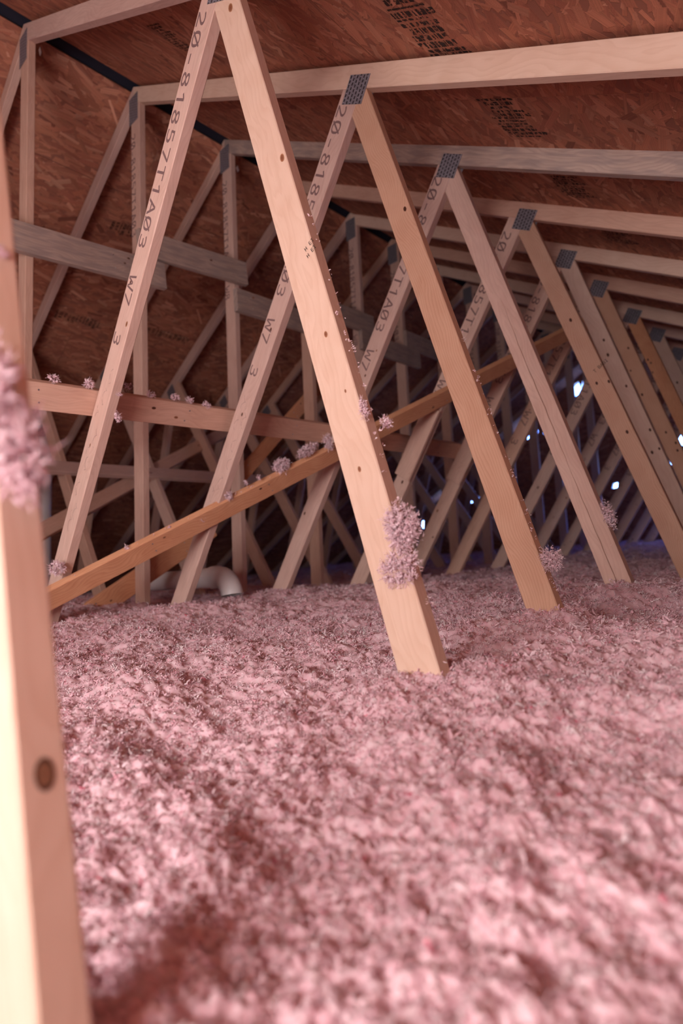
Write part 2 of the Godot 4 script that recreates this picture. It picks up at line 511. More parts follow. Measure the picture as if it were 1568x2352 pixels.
func make_truss(k: int, z: float, dx: float, dy: float, web: Dictionary, label: String, group: String) -> Node3D:
	var t := thing("roof_truss", label, "truss", v3(dx, dy, z), group)
	var f := Transform3D()
	var own := func() -> Vector2:
		return Vector2(rng.randf() * 3.0, rng.randf())
	var pick := func(kinds: Array) -> Material:
		return mats["%s_%d" % [kinds[rng.randi() % kinds.size()], rng.randi() % 4]]
	# top chords
	var chords := {}
	for s in [1.0, -1.0]:
		var d := Vector2(s, -M).normalized()
		var p := PackedVector2Array([Vector2(0, 0), Vector2(s * 5.86, -M * 5.86), Vector2(s * 5.86, -M * 5.86 - 0.06), Vector2(s * 5.8, -M * 5.8 - CHORD), Vector2(0, -CHORD)])
		var cm: Material = web.get("chord", pick.call(["pine_pale", "pine_pink"])) if s > 0 else pick.call(["pine_pink"])
		chords[s] = part("top_chord", plank(p, THICK, 0.0025, f, d, own.call()), cm, t)
	# bottom chord, under the insulation
	part("bottom_chord", plank(PackedVector2Array([Vector2(-5.8, -3.56), Vector2(5.8, -3.56), Vector2(5.8, -3.47), Vector2(-5.8, -3.47)]), THICK, 0.0025, f, Vector2(1, 0), own.call()), mats["pine_pale_0"], t)
	# king post
	var kp := strip(Vector2(0.018, -1.8), Vector2(0, 1), 0.098, -1.67, 1.8)
	kp = clip(kp, Vector2(0, -CHORD), Vector2(-M, -1))
	kp = clip(kp, Vector2(0, -CHORD), Vector2(M, -1))
	var king := part("king_post", plank(kp, THICK, 0.0025, f, Vector2(0, 1), own.call()), pick.call(["pine_pink"]), t)
	if k >= 1 and k <= 9:
		lettering("2Ø-81857T1AØ3  W8", king, Vector2(-0.012, -0.3), Vector2(0, -1), 0.05, 1.2, mats["ink"])
	# inner webs, which meet at the foot of the king post
	for s in [1.0, -1.0]:
		var d := Vector2(s * 0.5566, 0.8308).normalized()
		var c := Vector2(s * 1.055 + (web.get("inner", 0.0) if s > 0 else -0.09), -2.0)
		var p := strip(c, d, 0.104, -2.1, 1.4)
		p = clip(p, Vector2(0, -CHORD), Vector2(-s * M, -1))
		p = clip(p, Vector2(0, -3.47), Vector2(0, 1))
		p = clip(p, Vector2(s * 0.069 if s > 0 else -0.033, 0), Vector2(s, 0))
		var im: Material = pick.call(["pine_pink"])
		var w := part("web", plank(p, THICK, 0.0025, f, d, own.call()), im, t)
		if s > 0:
			if k >= 0:
				lettering("2Ø-81857T1AØ3", w, c + d * 1.03 + Vector2(d.y, -d.x) * -0.018, -d, 0.051, 1.38, mats["ink"])
				lettering("W7", w, c + d * 0.19 + Vector2(d.y, -d.x) * -0.018, -d, 0.051, 1.38, mats["ink"])
				lettering("3", w, c + d * -0.02 + Vector2(d.y, -d.x) * -0.018, -d, 0.051, 1.38, mats["ink"])
			if k == 0 or k == 1:
				scribble(w, c, d, 31 + k)
			for i in 3:
				var q := c + d * rng.randf_range(-0.95, 0.2) + Vector2(d.y, -d.x) * rng.randf_range(-0.035, 0.035)
				knot(w, Vector3(q.x, q.y, 0), Vector3.BACK, Vector3(d.x, d.y, 0), rng.randf_range(0.006, 0.012), rng.randi() % 2)
			if web.has("scab"):
				var sc: Array = web.scab
				part("scab_board", plank(strip(c, d, 0.118, sc[0], sc[1]), 0.02, 0.002, Transform3D(Basis(), Vector3(0, 0, 0.0205)), d, own.call()), mats["pine_pink_1"], t)
	# outer webs
	for s in [1.0, -1.0]:
		var slope: float = web.get("slope", 0.30) if s > 0 else 0.30
		var cx: float = web.get("x", 2.09) if s > 0 else 2.16
		var wd: float = web.get("width", 0.09) if s > 0 else 0.09
		var d := Vector2(-s * slope, 1.0).normalized()
		var c := Vector2(s * cx, -2.4)
		var id := Vector2(s * 0.5566, 0.8308).normalized()
		var ic := Vector2(s * 1.055 + (web.get("inner", 0.0) if s > 0 else -0.09), -2.0)
		var side: Vector2 = Vector2(id.y, -id.x) * s
		var top := -CHORD - M * cx
		if web.has("crack") and s > 0:
			part("web", split_web(c, d, wd, -1.12, 1.5, web.crack, ic + side * 0.0525, side), web.mat, t)
		else:
			var p := strip(c, d, wd, -1.12, 1.9)
			p = clip(p, Vector2(0, -CHORD), Vector2(-s * M, -1))
			p = clip(p, ic + side * 0.0525, side)
			var wm: Material = web.get("mat", pick.call(["pine_pale", "pine_grain"])) if s > 0 else pick.call(["pine_pink"])
			var w := part("web", plank(p, THICK, 0.0025, f, d, own.call()), wm, t)
			if s > 0:
				for q in web.get("knots", []):
					knot(w, Vector3(q[0] - dx, q[1] - dy, 0), Vector3.BACK, Vector3(d.x, d.y, 0), q[2], q[3])
				if not web.has("knots"):
					for i in 6:
						var e := c + d * rng.randf_range(-0.6, 1.0) + Vector2(d.y, -d.x) * rng.randf_range(-0.035, 0.035)
						knot(w, Vector3(e.x, e.y, 0), Vector3.BACK, Vector3(d.x, d.y, 0), rng.randf_range(0.007, 0.012), 1)
				for q in web.get("side_knots", []):
					knot(w, Vector3(c.x + d.x * q[0] / d.y + wd / 2.0 / d.y, c.y + q[0], q[1]), Vector3(d.y, -d.x, 0), Vector3(d.x, d.y, 0), q[2], q[3])
				for q in web.get("marks", []):
					lettering(q[2], w, Vector2(q[0] - dx, q[1] - dy), Vector2(d.y, -d.x).rotated(0.25), q[3], 1.0, mats["dark_ink"])
	# connector plates
	for q in [[Vector2(1.7086, -1.1155), 1.0], [Vector2(-1.80, -1.165), -1.0]]:
		for face in [0.0, -THICK]:
			var o := part("connector_plate", plate_mesh, mats["galvanised"], t)
			var b := Basis(Vector3.BACK, -q[1] * atan(M))
			o.transform = Transform3D(b if face == 0.0 else b * Basis(Vector3.RIGHT, PI), Vector3(q[0].x, q[0].y, face))
	for face in [0.0, -THICK]:
		var o := part("ridge_plate", ridge_plate_mesh, mats["galvanised"], t)
		o.transform = Transform3D(Basis() if face == 0.0 else Basis(Vector3.RIGHT, PI), Vector3(0.0, -0.145, face))
	return t

# ---------------------------------------------------------------- boards across the trusses

func board(called: String, a: Vector3, b: Vector3, face: Vector3, width: float, thick: float, m: Material, label: String, group := "") -> Node3D:
	# a and b: ends of the middle line of the face that looks along "face"; the board lies behind it
	var d := (b - a).normalized()
	var n := (face - d * face.dot(d)).normalized()
	var t := thing(called, label, "brace", a, group)
	var l := a.distance_to(b)
	var p := PackedVector2Array([Vector2(0, -width / 2), Vector2(l, -width / 2), Vector2(l, width / 2), Vector2(0, width / 2)])
	t.transform = Transform3D(Basis(d, n.cross(d), n), a)
	var o := part("timber", plank(p, thick, 0.0025, Transform3D(), Vector2(1, 0), Vector2(rng.randf(), rng.randf())), m, t)
	for i in int(l / 0.55):
		knot(o, Vector3(rng.randf_range(0.05, l - 0.05), rng.randf_range(-0.35, 0.35) * width, 0), Vector3.BACK, Vector3.RIGHT, rng.randf_range(0.006, 0.011), rng.randi() % 2)
	var z := 0.12
	while z < l - 0.05:
		for e in [-0.22, 0.24]:
			var st := st_new()
			disc(st, Vector3(z + rng.randf_range(-0.01, 0.01), width * e, 0.0006), Vector3.BACK, 0.0035, 8)
			part("nail_head", st.commit(), mats["steel"], t)
		z += 0.61
	return t

# ---------------------------------------------------------------- roof

func make_roof() -> void:
	var roof := thing("ceiling", "reddish brown OSB roof deck panels nailed over the trusses", "ceiling", Vector3.ZERO, "", "structure")
	var slope := sqrt(1.0 + M * M)
	for s in [1.0, -1.0]:
		var d := Vector3(s, -M, 0.0) / slope
		var n := Vector3(-s * M, -1.0, 0.0) / slope      # looks down into the attic
		var cuts: Array = [0.045, 0.88, 2.095, 3.31, 4.53, 5.75, 6.85] if s > 0 else [0.045, 0.63, 1.85, 3.07, 4.29, 5.51, 6.85]
		for i in cuts.size() - 1:
			var z := NEAR_END - (0.6 if i % 2 == 0 else 1.8)
			var zs := [NEAR_END]
			while z > FAR_END:
				zs.append(z)
				z -= 2.44
			zs.append(FAR_END)
			for j in zs.size() - 1:
				var l0: float = cuts[i] + 0.0015
				var l1: float = cuts[i + 1] - 0.0015
				var z0: float = zs[j] - 0.0015
				var z1: float = zs[j + 1] + 0.0015
				var st := st_new()
				var o := Vector3(0, RIDGE, 0) - n * 0.0005
				var u := Vector2(rng.randf(), rng.randf())
				var c := [o + d * l0 + Vector3(0, 0, z0), o + d * l1 + Vector3(0, 0, z0), o + d * l1 + Vector3(0, 0, z1), o + d * l0 + Vector3(0, 0, z1)]
				var uv := []
				for q in [[l0, z0], [l1, z0], [l1, z1], [l0, z1]]:
					uv.append(Vector2(q[1] / 2.44, q[0] / 1.22) + u)
				quad(st, c[0], c[1], c[2], c[3], n, uv[0], uv[1], uv[2], uv[3])
				var up := -n * 0.011
				quad(st, c[0] + up, c[1] + up, c[2] + up, c[3] + up, -n, uv[0], uv[1], uv[2], uv[3])
				for e in 4:
					var a: Vector3 = c[e]
					var b: Vector3 = c[(e + 1) % 4]
					var mid: Vector3 = (c[0] + c[2]) / 2.0
					var w := ((a + b) / 2.0 - mid)
					quad(st, a, b, b + up, a + up, (w - (b - a).normalized() * w.dot((b - a).normalized())).normalized(), uv[0], uv[0], uv[0], uv[0])
				st.generate_tangents()
				part("osb_panel", st.commit(), mats["osb"], roof)
		# what covers the deck outside
		var cover := st_new()
		for lay in [0.0125, 0.03]:
			var o2: Vector3 = Vector3(0, RIDGE, 0) - n * lay
			quad(cover, o2 + d * 0.045 + Vector3(0, 0, NEAR_END), o2 + d * 6.95 + Vector3(0, 0, NEAR_END), o2 + d * 6.95 + Vector3(0, 0, FAR_END - 0.2), o2 + d * 0.045 + Vector3(0, 0, FAR_END - 0.2), n, Vector2.ZERO, Vector2.ZERO, Vector2.ZERO, Vector2.ZERO)
		part("roofing_felt", cover.commit(), mats["felt"], roof)
	# ridge vent: a dark cap over the slot left open along the ridge
	var vent := thing("trim_1", "dark ridge vent strip along the open slot at the peak", "vent", Vector3.ZERO, "", "structure")
	var vs := st_new()
	for s in [1.0, -1.0]:
		var d := Vector3(s, -M, 0.0) / slope
		var n := Vector3(-s * M, -1.0, 0.0) / slope
		for lay in [0.034, 0.05]:
			var o := Vector3(0, RIDGE + lay, 0)
			quad(vs, o + Vector3(0, 0, NEAR_END), o + d * 0.2 + Vector3(0, 0, NEAR_END), o + d * 0.2 + Vector3(0, 0, FAR_END - 0.2), o + Vector3(0, 0, FAR_END - 0.2), n, Vector2.ZERO, Vector2.ZERO, Vector2.ZERO, Vector2.ZERO)
	part("vent_cap", vs.commit(), mats["vent_membrane"], vent)
	# mill stamps on the deck: [side, x, z, width down the slope, length along the ridge, turn, look]
	for q in [[1.0, 2.11, -0.46, 0.2, 0.36, 0.0, 0], [1.0, 2.12, -1.02, 0.2, 0.3, 0.0, 1], [-1.0, -1.47, -0.88, 0.09, 0.36, 0.0, 1], [-1.0, -1.39, -1.62, 0.08, 0.42, 0.0, 0], [1.0, 2.1, -1.62, 0.18, 0.24, 0.0, 0], [1.0, 2.1, -2.2, 0.18, 0.24, 0.0, 1], [-1.0, -0.75, -0.95, 0.1, 0.3, 0.0, 0], [1.0, 0.9, -0.3, 0.14, 0.2, 0.0, 1]]:
		var s: float = q[0]
		var d := Vector3(s, -M, 0.0) / slope
		var n := Vector3(-s * M, -1.0, 0.0) / slope
		var c := Vector3(q[1], RIDGE - M * absf(q[1]), q[2]) + n * 0.0008
		var st := st_new()
		var a: Vector3 = d * q[3] / 2.0
		var b := Vector3(0, 0, -q[4] / 2.0)
		quad(st, c - a - b, c + a - b, c + a + b, c - a + b, n, Vector2(0, 0), Vector2(1, 0), Vector2(1, 1), Vector2(0, 1))
		part("grade_stamp", st.commit(), mats["stamp_%d" % q[6]], roof)

func make_shell() -> void:
	var fl := part("floor", box_mesh(Vector3(12.4, 0.02, NEAR_END - FAR_END + 0.4)), mats["gypsum"], self)
	fl.position = Vector3(0, 0.025, (NEAR_END + FAR_END) / 2.0)
	tag(fl, "pale gypsum ceiling board hidden under the blown insulation", "floor", "", "structure")
	# the end walls; the far one has gaps that the daylight comes through
	for e in [[NEAR_END + 0.03, "wall_back", "plain sheathed gable wall closing the attic"], [FAR_END - 0.03, "wall_end", "dark sheathed gable wall with small daylight gaps deep behind the trusses"]]:
		var w := CSGPolygon3D.new()
		w.name = e[1]
		w.polygon = PackedVector2Array([Vector2(-6.2, 0), Vector2(6.2, 0), Vector2(0, RIDGE + 0.08)])
		w.depth = 0.06
		w.material = mats["osb_wall"]
		w.position = Vector3(0, 0, e[0] + 0.03)
		add_child(w)
		tag(w, e[2], "wall", "", "structure")
		if e[1] == "wall_end":
			for q in HOLES:
				var p := CSGPolygon3D.new()
				p.name = "daylight_gap"
				p.operation = CSGShape3D.OPERATION_SUBTRACTION
				var pts := PackedVector2Array()
				for c in [Vector2(-0.5, -0.5), Vector2(0.35, -0.42), Vector2(0.5, 0.5), Vector2(-0.25, 0.38)]:
					pts.append(Vector2(c.x * q[2], c.y * q[3]).rotated(q[4]))
				p.polygon = pts
				p.depth = 0.4
				p.position = Vector3(q[0], q[1] + RIDGE, 0.2)
				w.add_child(p, true)

const HOLES := [
	[0.23, -0.2, 0.08, 0.2, -0.3], [-0.16, -0.24, 0.14, 0.42, -0.5], [-0.34, -0.34, 0.16, 0.2, 0.2],
	[-0.8, -0.75, 0.12, 0.34, -0.2], [-1.14, -0.78, 0.4, 0.3, 0.3], [0.09, -1.84, 0.09, 0.08, 0.0],
	[-2.73, -1.78, 0.22, 0.4, -0.5], [-2.72, -1.58, 0.2, 0.1, 0.3], [-2.18, -1.77, 0.24, 0.07, 0.1], [-1.88, -1.77, 0.22, 0.06, 0.1],
	[-3.3, -2.1, 0.16, 0.2, 0.0], [1.15, -1.5, 0.8, 0.6, 0.0], [2.0, -1.85, 0.6, 0.5, 0.0]]

# ---------------------------------------------------------------- insulation

func ground(x: float, z: float) -> float:      # height of the insulation over the floor
	var near := clampf((z + 0.6) / 1.6, 0.0, 1.0)
	var y := -3.02
	y += clampf((-z - 2.5) / 5.0, 0.0, 1.0) * 0.36
	var dip := clampf((z + 1.9) / 2.1, 0.0, 1.3)
	y -= dip * 0.2 * clampf((x + 0.4) / 2.4, 0.0, 1.0)
	y -= near * 0.05
	# heaped round the feet of the outer webs
	for f in FEET:
		var d := Vector2(x - f.x, (z - f.y)).length_squared()
		y += f.z * exp(-d / 0.05)
	y += lump.get_noise_2d(x * 1.0, z * 1.0) * 0.045 + lump.get_noise_2d(x * 3.7 + 30.0, z * 3.7) * 0.025 + lump.get_noise_2d(x * 9.0, z * 9.0 + 70.0) * 0.014
	return y + RIDGE

const FEET := [Vector3(-0.3, -0.8, -0.05), Vector3(0.0, -0.85, -0.04), Vector3(0.25, -0.8, -0.03), Vector3(2.31, 0.0, 0.05), Vector3(2.29, -0.6, 0.05), Vector3(2.26, -1.25, 0.05), Vector3(2.7, -1.5, 0.06), Vector3(2.9, -0.2, 0.04)]

func puff(st: SurfaceTool, r: RandomNumberGenerator, at: Vector3, size: Vector3, c: Color) -> void:
	# a small cottony ball: a lumpy sphere, smooth shaded
	var turn := Basis.from_euler(Vector3(r.randf() * TAU, r.randf() * TAU, r.randf() * TAU))
	var pts := PackedVector3Array()
	var ns := PackedVector3Array()
	var seed_ := r.randf() * 500.0
	for v in ball_points:
		var p: Vector3 = turn * v
		var k := 1.0 + 0.95 * fine.get_noise_3d(p.x * 1.5 + seed_, p.y * 1.5, p.z * 1.5)
		pts.append(at + p * k * size)
	ns.resize(pts.size())
	for f in ball_faces:
		var m: Vector3 = (pts[f[2]] - pts[f[0]]).cross(pts[f[1]] - pts[f[0]])
		for i in f:
			ns[i] += m
	for f in ball_faces:
		for i in f:
			st.set_color(c)
			st.set_normal(ns[i].normalized())
			st.set_uv(Vector2.ZERO)
			st.add_vertex(pts[i])

var ball_points := PackedVector3Array()
var ball_faces: Array = []

func make_ball() -> void:      # an icosahedron, each face split in four
	var t := (1.0 + sqrt(5.0)) / 2.0
	for v in [Vector3(-1, t, 0), Vector3(1, t, 0), Vector3(-1, -t, 0), Vector3(1, -t, 0), Vector3(0, -1, t), Vector3(0, 1, t), Vector3(0, -1, -t), Vector3(0, 1, -t), Vector3(t, 0, -1), Vector3(t, 0, 1), Vector3(-t, 0, -1), Vector3(-t, 0, 1)]:
		ball_points.append(v.normalized())
	var base := [[0, 11, 5], [0, 5, 1], [0, 1, 7], [0, 7, 10], [0, 10, 11], [1, 5, 9], [5, 11, 4], [11, 10, 2], [10, 7, 6], [7, 1, 8], [3, 9, 4], [3, 4, 2], [3, 2, 6], [3, 6, 8], [3, 8, 9], [4, 9, 5], [2, 4, 11], [6, 2, 10], [8, 6, 7], [9, 8, 1]]
	var mids := {}
	for f in base:
		var m := []
		for i in 3:
			var key := Vector2i(mini(f[i], f[(i + 1) % 3]), maxi(f[i], f[(i + 1) % 3]))
			if not mids.has(key):
				mids[key] = ball_points.size()
				ball_points.append((ball_points[key.x] + ball_points[key.y]).normalized())
			m.append(mids[key])
		for q in [[f[0], m[0], m[2]], [m[0], f[1], m[1]], [m[2], m[1], f[2]], [m[0], m[1], m[2]]]:
			ball_faces.append([q[0], q[2], q[1]])

func lumps(x: float, z: float, far: float) -> float:      # the curds of the blown wool, 1 to 3 cm across
	var n := fine.get_noise_2d(x * 30.0, z * 30.0)
	var h := n * 0.010 + (0.5 - absf(fine.get_noise_2d(x * 62.0 + 80.0, z * 62.0))) * 0.008
	if far < 2.6:
		h += (0.4 - absf(fine.get_noise_2d(x * 150.0, z * 150.0 + 40.0))) * 0.0055
	return h

func tuft_mesh(seed_: int) -> ArrayMesh:      # a pinch of curled wisps; one unit is about a centimetre
	var r := RandomNumberGenerator.new()
	r.seed = seed_
	var st := st_new()
	for i in 9:
		var k := r.randf_range(0.86, 1.1)
		st.set_color(Color(k, k, k))
		petal(st, r, Vector3(r.randfn(0, 0.32), r.randf_range(-0.25, 0.15), r.randfn(0, 0.32)), Vector3(r.randfn(0, 0.8), r.randf_range(0.0, 1.0), r.randfn(0, 0.8)).normalized(), r.randf_range(0.3, 0.9), r.randf_range(0.12, 0.3))
	return st.commit()

func petal(st: SurfaceTool, r: RandomNumberGenerator, at: Vector3, d: Vector3, length: float, width: float) -> void:
	var side := d.cross(Vector3(r.randfn(), r.randfn(), r.randfn()).normalized()).normalized()
	var bend := side.cross(d).normalized() * r.randf_range(-0.5, 0.5) * length
	var p0 := at
	var p1 := at + d * length * 0.5 + bend * 0.5
	var p2 := at + d * length * 0.9 + bend * 0.4 + side * r.randf_range(-0.3, 0.3) * width
	var hump := side.cross(d).normalized() * width * 0.35
	var s0 := side * width * 0.3
	var s1 := side * width * 0.5
	var n := side.cross(d).normalized()
	var pts := [p0 - s0, p0 + s0, p1 - s1, p1 + s1, p1 + hump, p2]
	for f in [[0, 1, 4], [0, 4, 2], [1, 3, 4], [2, 4, 5], [4, 3, 5]]:
		var a: Vector3 = pts[f[0]]
		var b: Vector3 = pts[f[1]]
		var c: Vector3 = pts[f[2]]
		var m := (b - a).cross(c - a)
		if m.length() < 1e-12:
			continue
		m = m.normalized()
		if m.dot(n) < 0.0:
			m = -m
		tri(st, a, b, c, m, Vector2.ZERO, Vector2.ZERO, Vector2.ZERO)

func pink(r: RandomNumberGenerator) -> Color:
	var t := r.randf()
	var c := Color(0.77, 0.50, 0.55)
	if t < 0.34:
		c = Color(0.81, 0.61, 0.645)
	elif t < 0.46:
		c = Color(0.85, 0.72, 0.735)
	elif t < 0.55:
		c = Color(0.74, 0.41, 0.47)
	elif t < 0.556:
		c = Color(0.76, 0.2, 0.28)
	return c * r.randf_range(0.9, 1.06)

func make_insulation() -> void:
	var ins := thing("insulation", "deep bed of fluffy pink blown fibreglass covering the attic floor", "insulation", Vector3.ZERO, "", "stuff")
	var st := st_new()
	var nx := 110
	var nz := 115
	for j in nz + 1:
		for i in nx + 1:
			var x := lerpf(-5.8, 5.6, float(i) / nx)
			var z := lerpf(FAR_END + 0.02, NEAR_END - 0.02, float(j) / nz)
			st.set_uv(Vector2(x, z))
			st.add_vertex(Vector3(x, minf(ground(x, z) - 0.03, RIDGE - M * absf(x) - 0.09), z))
	for j in nz:
		for i in nx:
			var idx := j * (nx + 1) + i
			for q in [idx, idx + 1, idx + nx + 1, idx + 1, idx + nx + 2, idx + nx + 1]:
				st.add_index(q)
	st.generate_normals()
	var bed := part("bed", st.commit(), mats["insulation_bed"], ins)
	bed.set_meta("kind", "stuff")
	# its curded top, meshed finest by the hatch
	var hatch := Vector2(3.04, 1.02)
	var na := 500
	var a0 := -1.78
	var a1 := 0.52
	var turn := (a1 - a0) / na
	var nr := int(log(10.5 / 0.13) / (turn * 1.1))
	var pts := PackedVector3Array()
	var cols := PackedColorArray()
	var inds := PackedInt32Array()
	for j in nr + 1:
		var rad := 0.13 * exp(turn * 1.1 * j)
		for i in na + 1:
			var ang := a0 + turn * i
			var x := hatch.x + sin(ang) * rad
			var z := hatch.y - cos(ang) * rad
			x = clampf(x, -5.6, 5.4)
			z = maxf(z, FAR_END + 0.02)
			pts.append(Vector3(x, minf(ground(x, z) + lumps(x, z, rad), RIDGE - M * absf(x) - 0.06), z))
			var t := fine.get_noise_2d(x * 55.0 + 500.0, z * 55.0) * 1.2 + 0.3
			cols.append(Color(0.76, 0.48, 0.53).lerp(Color(0.82, 0.625, 0.66), clampf(t, 0.0, 1.0)))
	for j in nr:
		for i in na:
			var k := j * (na + 1) + i
			inds.append_array(PackedInt32Array([k, k + na + 1, k + 1, k + 1, k + na + 1, k + na + 2]))
	var norms := PackedVector3Array()
	norms.resize(pts.size())
	for j in nr + 1:
		for i in na + 1:
			var k := j * (na + 1) + i
			var du := pts[k + 1 if i < na else k] - pts[k - 1 if i > 0 else k]
			var dv := pts[k + na + 1 if j < nr else k] - pts[k - na - 1 if j > 0 else k]
			var n := du.cross(dv)
			norms[k] = Vector3.UP if n.length_squared() < 1e-16 else (n if n.y > 0.0 else -n).normalized()
	var arr := []
	arr.resize(Mesh.ARRAY_MAX)
	arr[Mesh.ARRAY_VERTEX] = pts
	arr[Mesh.ARRAY_NORMAL] = norms
	arr[Mesh.ARRAY_COLOR] = cols
	arr[Mesh.ARRAY_INDEX] = inds
	var am := ArrayMesh.new()
	am.add_surface_from_arrays(Mesh.PRIMITIVE_TRIANGLES, arr)
	var top := part("curds", am, mats["insulation_fluff"], ins)
	top.set_meta("kind", "stuff")
	# wisps standing out of it
	var r := RandomNumberGenerator.new()
	r.seed = 4242
	var kinds := 6
	var rows: Array = []
	for i in kinds:
		rows.append([])
	for band in [[0.12, 1.3, 34000], [1.3, 2.6, 44000], [2.6, 4.6, 40000], [4.6, 9.5, 36000], [0.2, 2.4, 2600]]:
		for i in int(band[2]):
			var rad := sqrt(lerpf(band[0] * band[0], band[1] * band[1], r.randf()))
			var ang := r.randf_range(-1.7, 0.42)
			var x: float = hatch.x + sin(ang) * rad
			var z: float = hatch.y - cos(ang) * rad
			if x < -5.2 or x > 4.6 or z < FAR_END + 0.1:
				continue
			var size: float = 0.0085 if rad < 1.0 else lerpf(0.0085, 0.022, clampf((rad - 1.0) / 4.5, 0.0, 1.0))
			size *= r.randf_range(0.6, 1.35) if band[2] != 2600 else r.randf_range(1.6, 2.6)
			var y := ground(x, z) + lumps(x, z, rad)
			var b := Basis(Vector3.UP, r.randf() * TAU) * Basis(Vector3.RIGHT, r.randfn(0.0, 0.5))
			var stretch := Vector3(r.randf_range(0.7, 1.3), r.randf_range(0.7, 1.25), r.randf_range(0.7, 1.3)) * size
			rows[r.randi() % kinds].append([Transform3D(b.scaled_local(stretch), Vector3(x, y, z)), pink(r)])
	for i in kinds:
		var mm := MultiMesh.new()
		mm.transform_format = MultiMesh.TRANSFORM_3D
		mm.use_colors = true
		mm.mesh = tuft_mesh(900 + i)
		mm.instance_count = rows[i].size()
		for j in rows[i].size():
			mm.set_instance_transform(j, rows[i][j][0])
			mm.set_instance_color(j, rows[i][j][1])
		var o := MultiMeshInstance3D.new()
		o.name = "wisps"
		o.multimesh = mm
		o.material_override = mats["insulation_fluff"]
		o.set_meta("kind", "stuff")
		ins.add_child(o, true)

func clump(at: Vector3, half: Vector3, turn: Basis, count: int, size: float, label: String, group := "") -> void:
	# a wad of wisps stuck to a timber
	var r := RandomNumberGenerator.new()
	r.seed = hash(at)
	var st := st_new()
	for i in count:
		var p := Vector3(r.randf_range(-1, 1), r.randf_range(-1, 1), r.randf_range(-1, 1))
		while p.length() > 1.0:
			p = Vector3(r.randf_range(-1, 1), r.randf_range(-1, 1), r.randf_range(-1, 1))
		p *= 1.0 + 0.35 * fine.get_noise_3d(p.x * 40.0 + at.x * 90.0, p.y * 40.0, p.z * 40.0)
		var c := pink(r).lerp(Color(0.86, 0.66, 0.71), 0.6)
		if i % 4 == 0:
			var sz := size * r.randf_range(0.18, 0.42)
			puff(st, r, turn * (p * half * 0.85), Vector3(sz * r.randf_range(0.7, 1.6), sz, sz * r.randf_range(0.7, 1.6)), c)
		for j in 3:
			st.set_color(c.lerp(Color(0.86, 0.70, 0.73), r.randf() * 0.5))
			petal(st, r, turn * (p * half) + Vector3(r.randfn(0, 0.15), r.randfn(0, 0.15), r.randfn(0, 0.15)) * size, (turn * (p * half)).normalized() * 0.7 + Vector3(r.randfn(0, 0.6), r.randfn(0, 0.6), r.randfn(0, 0.6)), size * r.randf_range(0.3, 0.95), size * r.randf_range(0.08, 0.26))
	var o := part("insulation_tuft", st.commit(), mats["insulation_fluff"], self)
	o.position = at
	tag(o, label, "insulation", group)

func crumbs(called: String, label: String, a: Vector3, b: Vector3, n: Vector3, count: int, seed_: int) -> void:
	# tiny shreds caught along the edge of a timber
	var r := RandomNumberGenerator.new()
	r.seed = seed_
	var st := st_new()
	for i in count:
		var p := a.lerp(b, r.randf() ** 0.8) - a + Vector3(0, 0, r.randf_range(-0.03, 0.0))
		for j in r.randi_range(1, 4):
			st.set_color(pink(r).lerp(Color(0.9, 0.75, 0.74), 0.5))
			petal(st, r, p + Vector3(r.randfn(0, 0.002), r.randfn(0, 0.002), 0), (n + Vector3(r.randfn(0, 0.6), r.randfn(0, 0.6), r.randfn(0, 0.6))).normalized(), r.randf_range(0.003, 0.010), r.randf_range(0.0015, 0.004))
	var o := part(called, st.commit(), mats["insulation_fluff"], self)
	o.position = a
	tag(o, label, "insulation", "", "stuff")

# ---------------------------------------------------------------- the scene

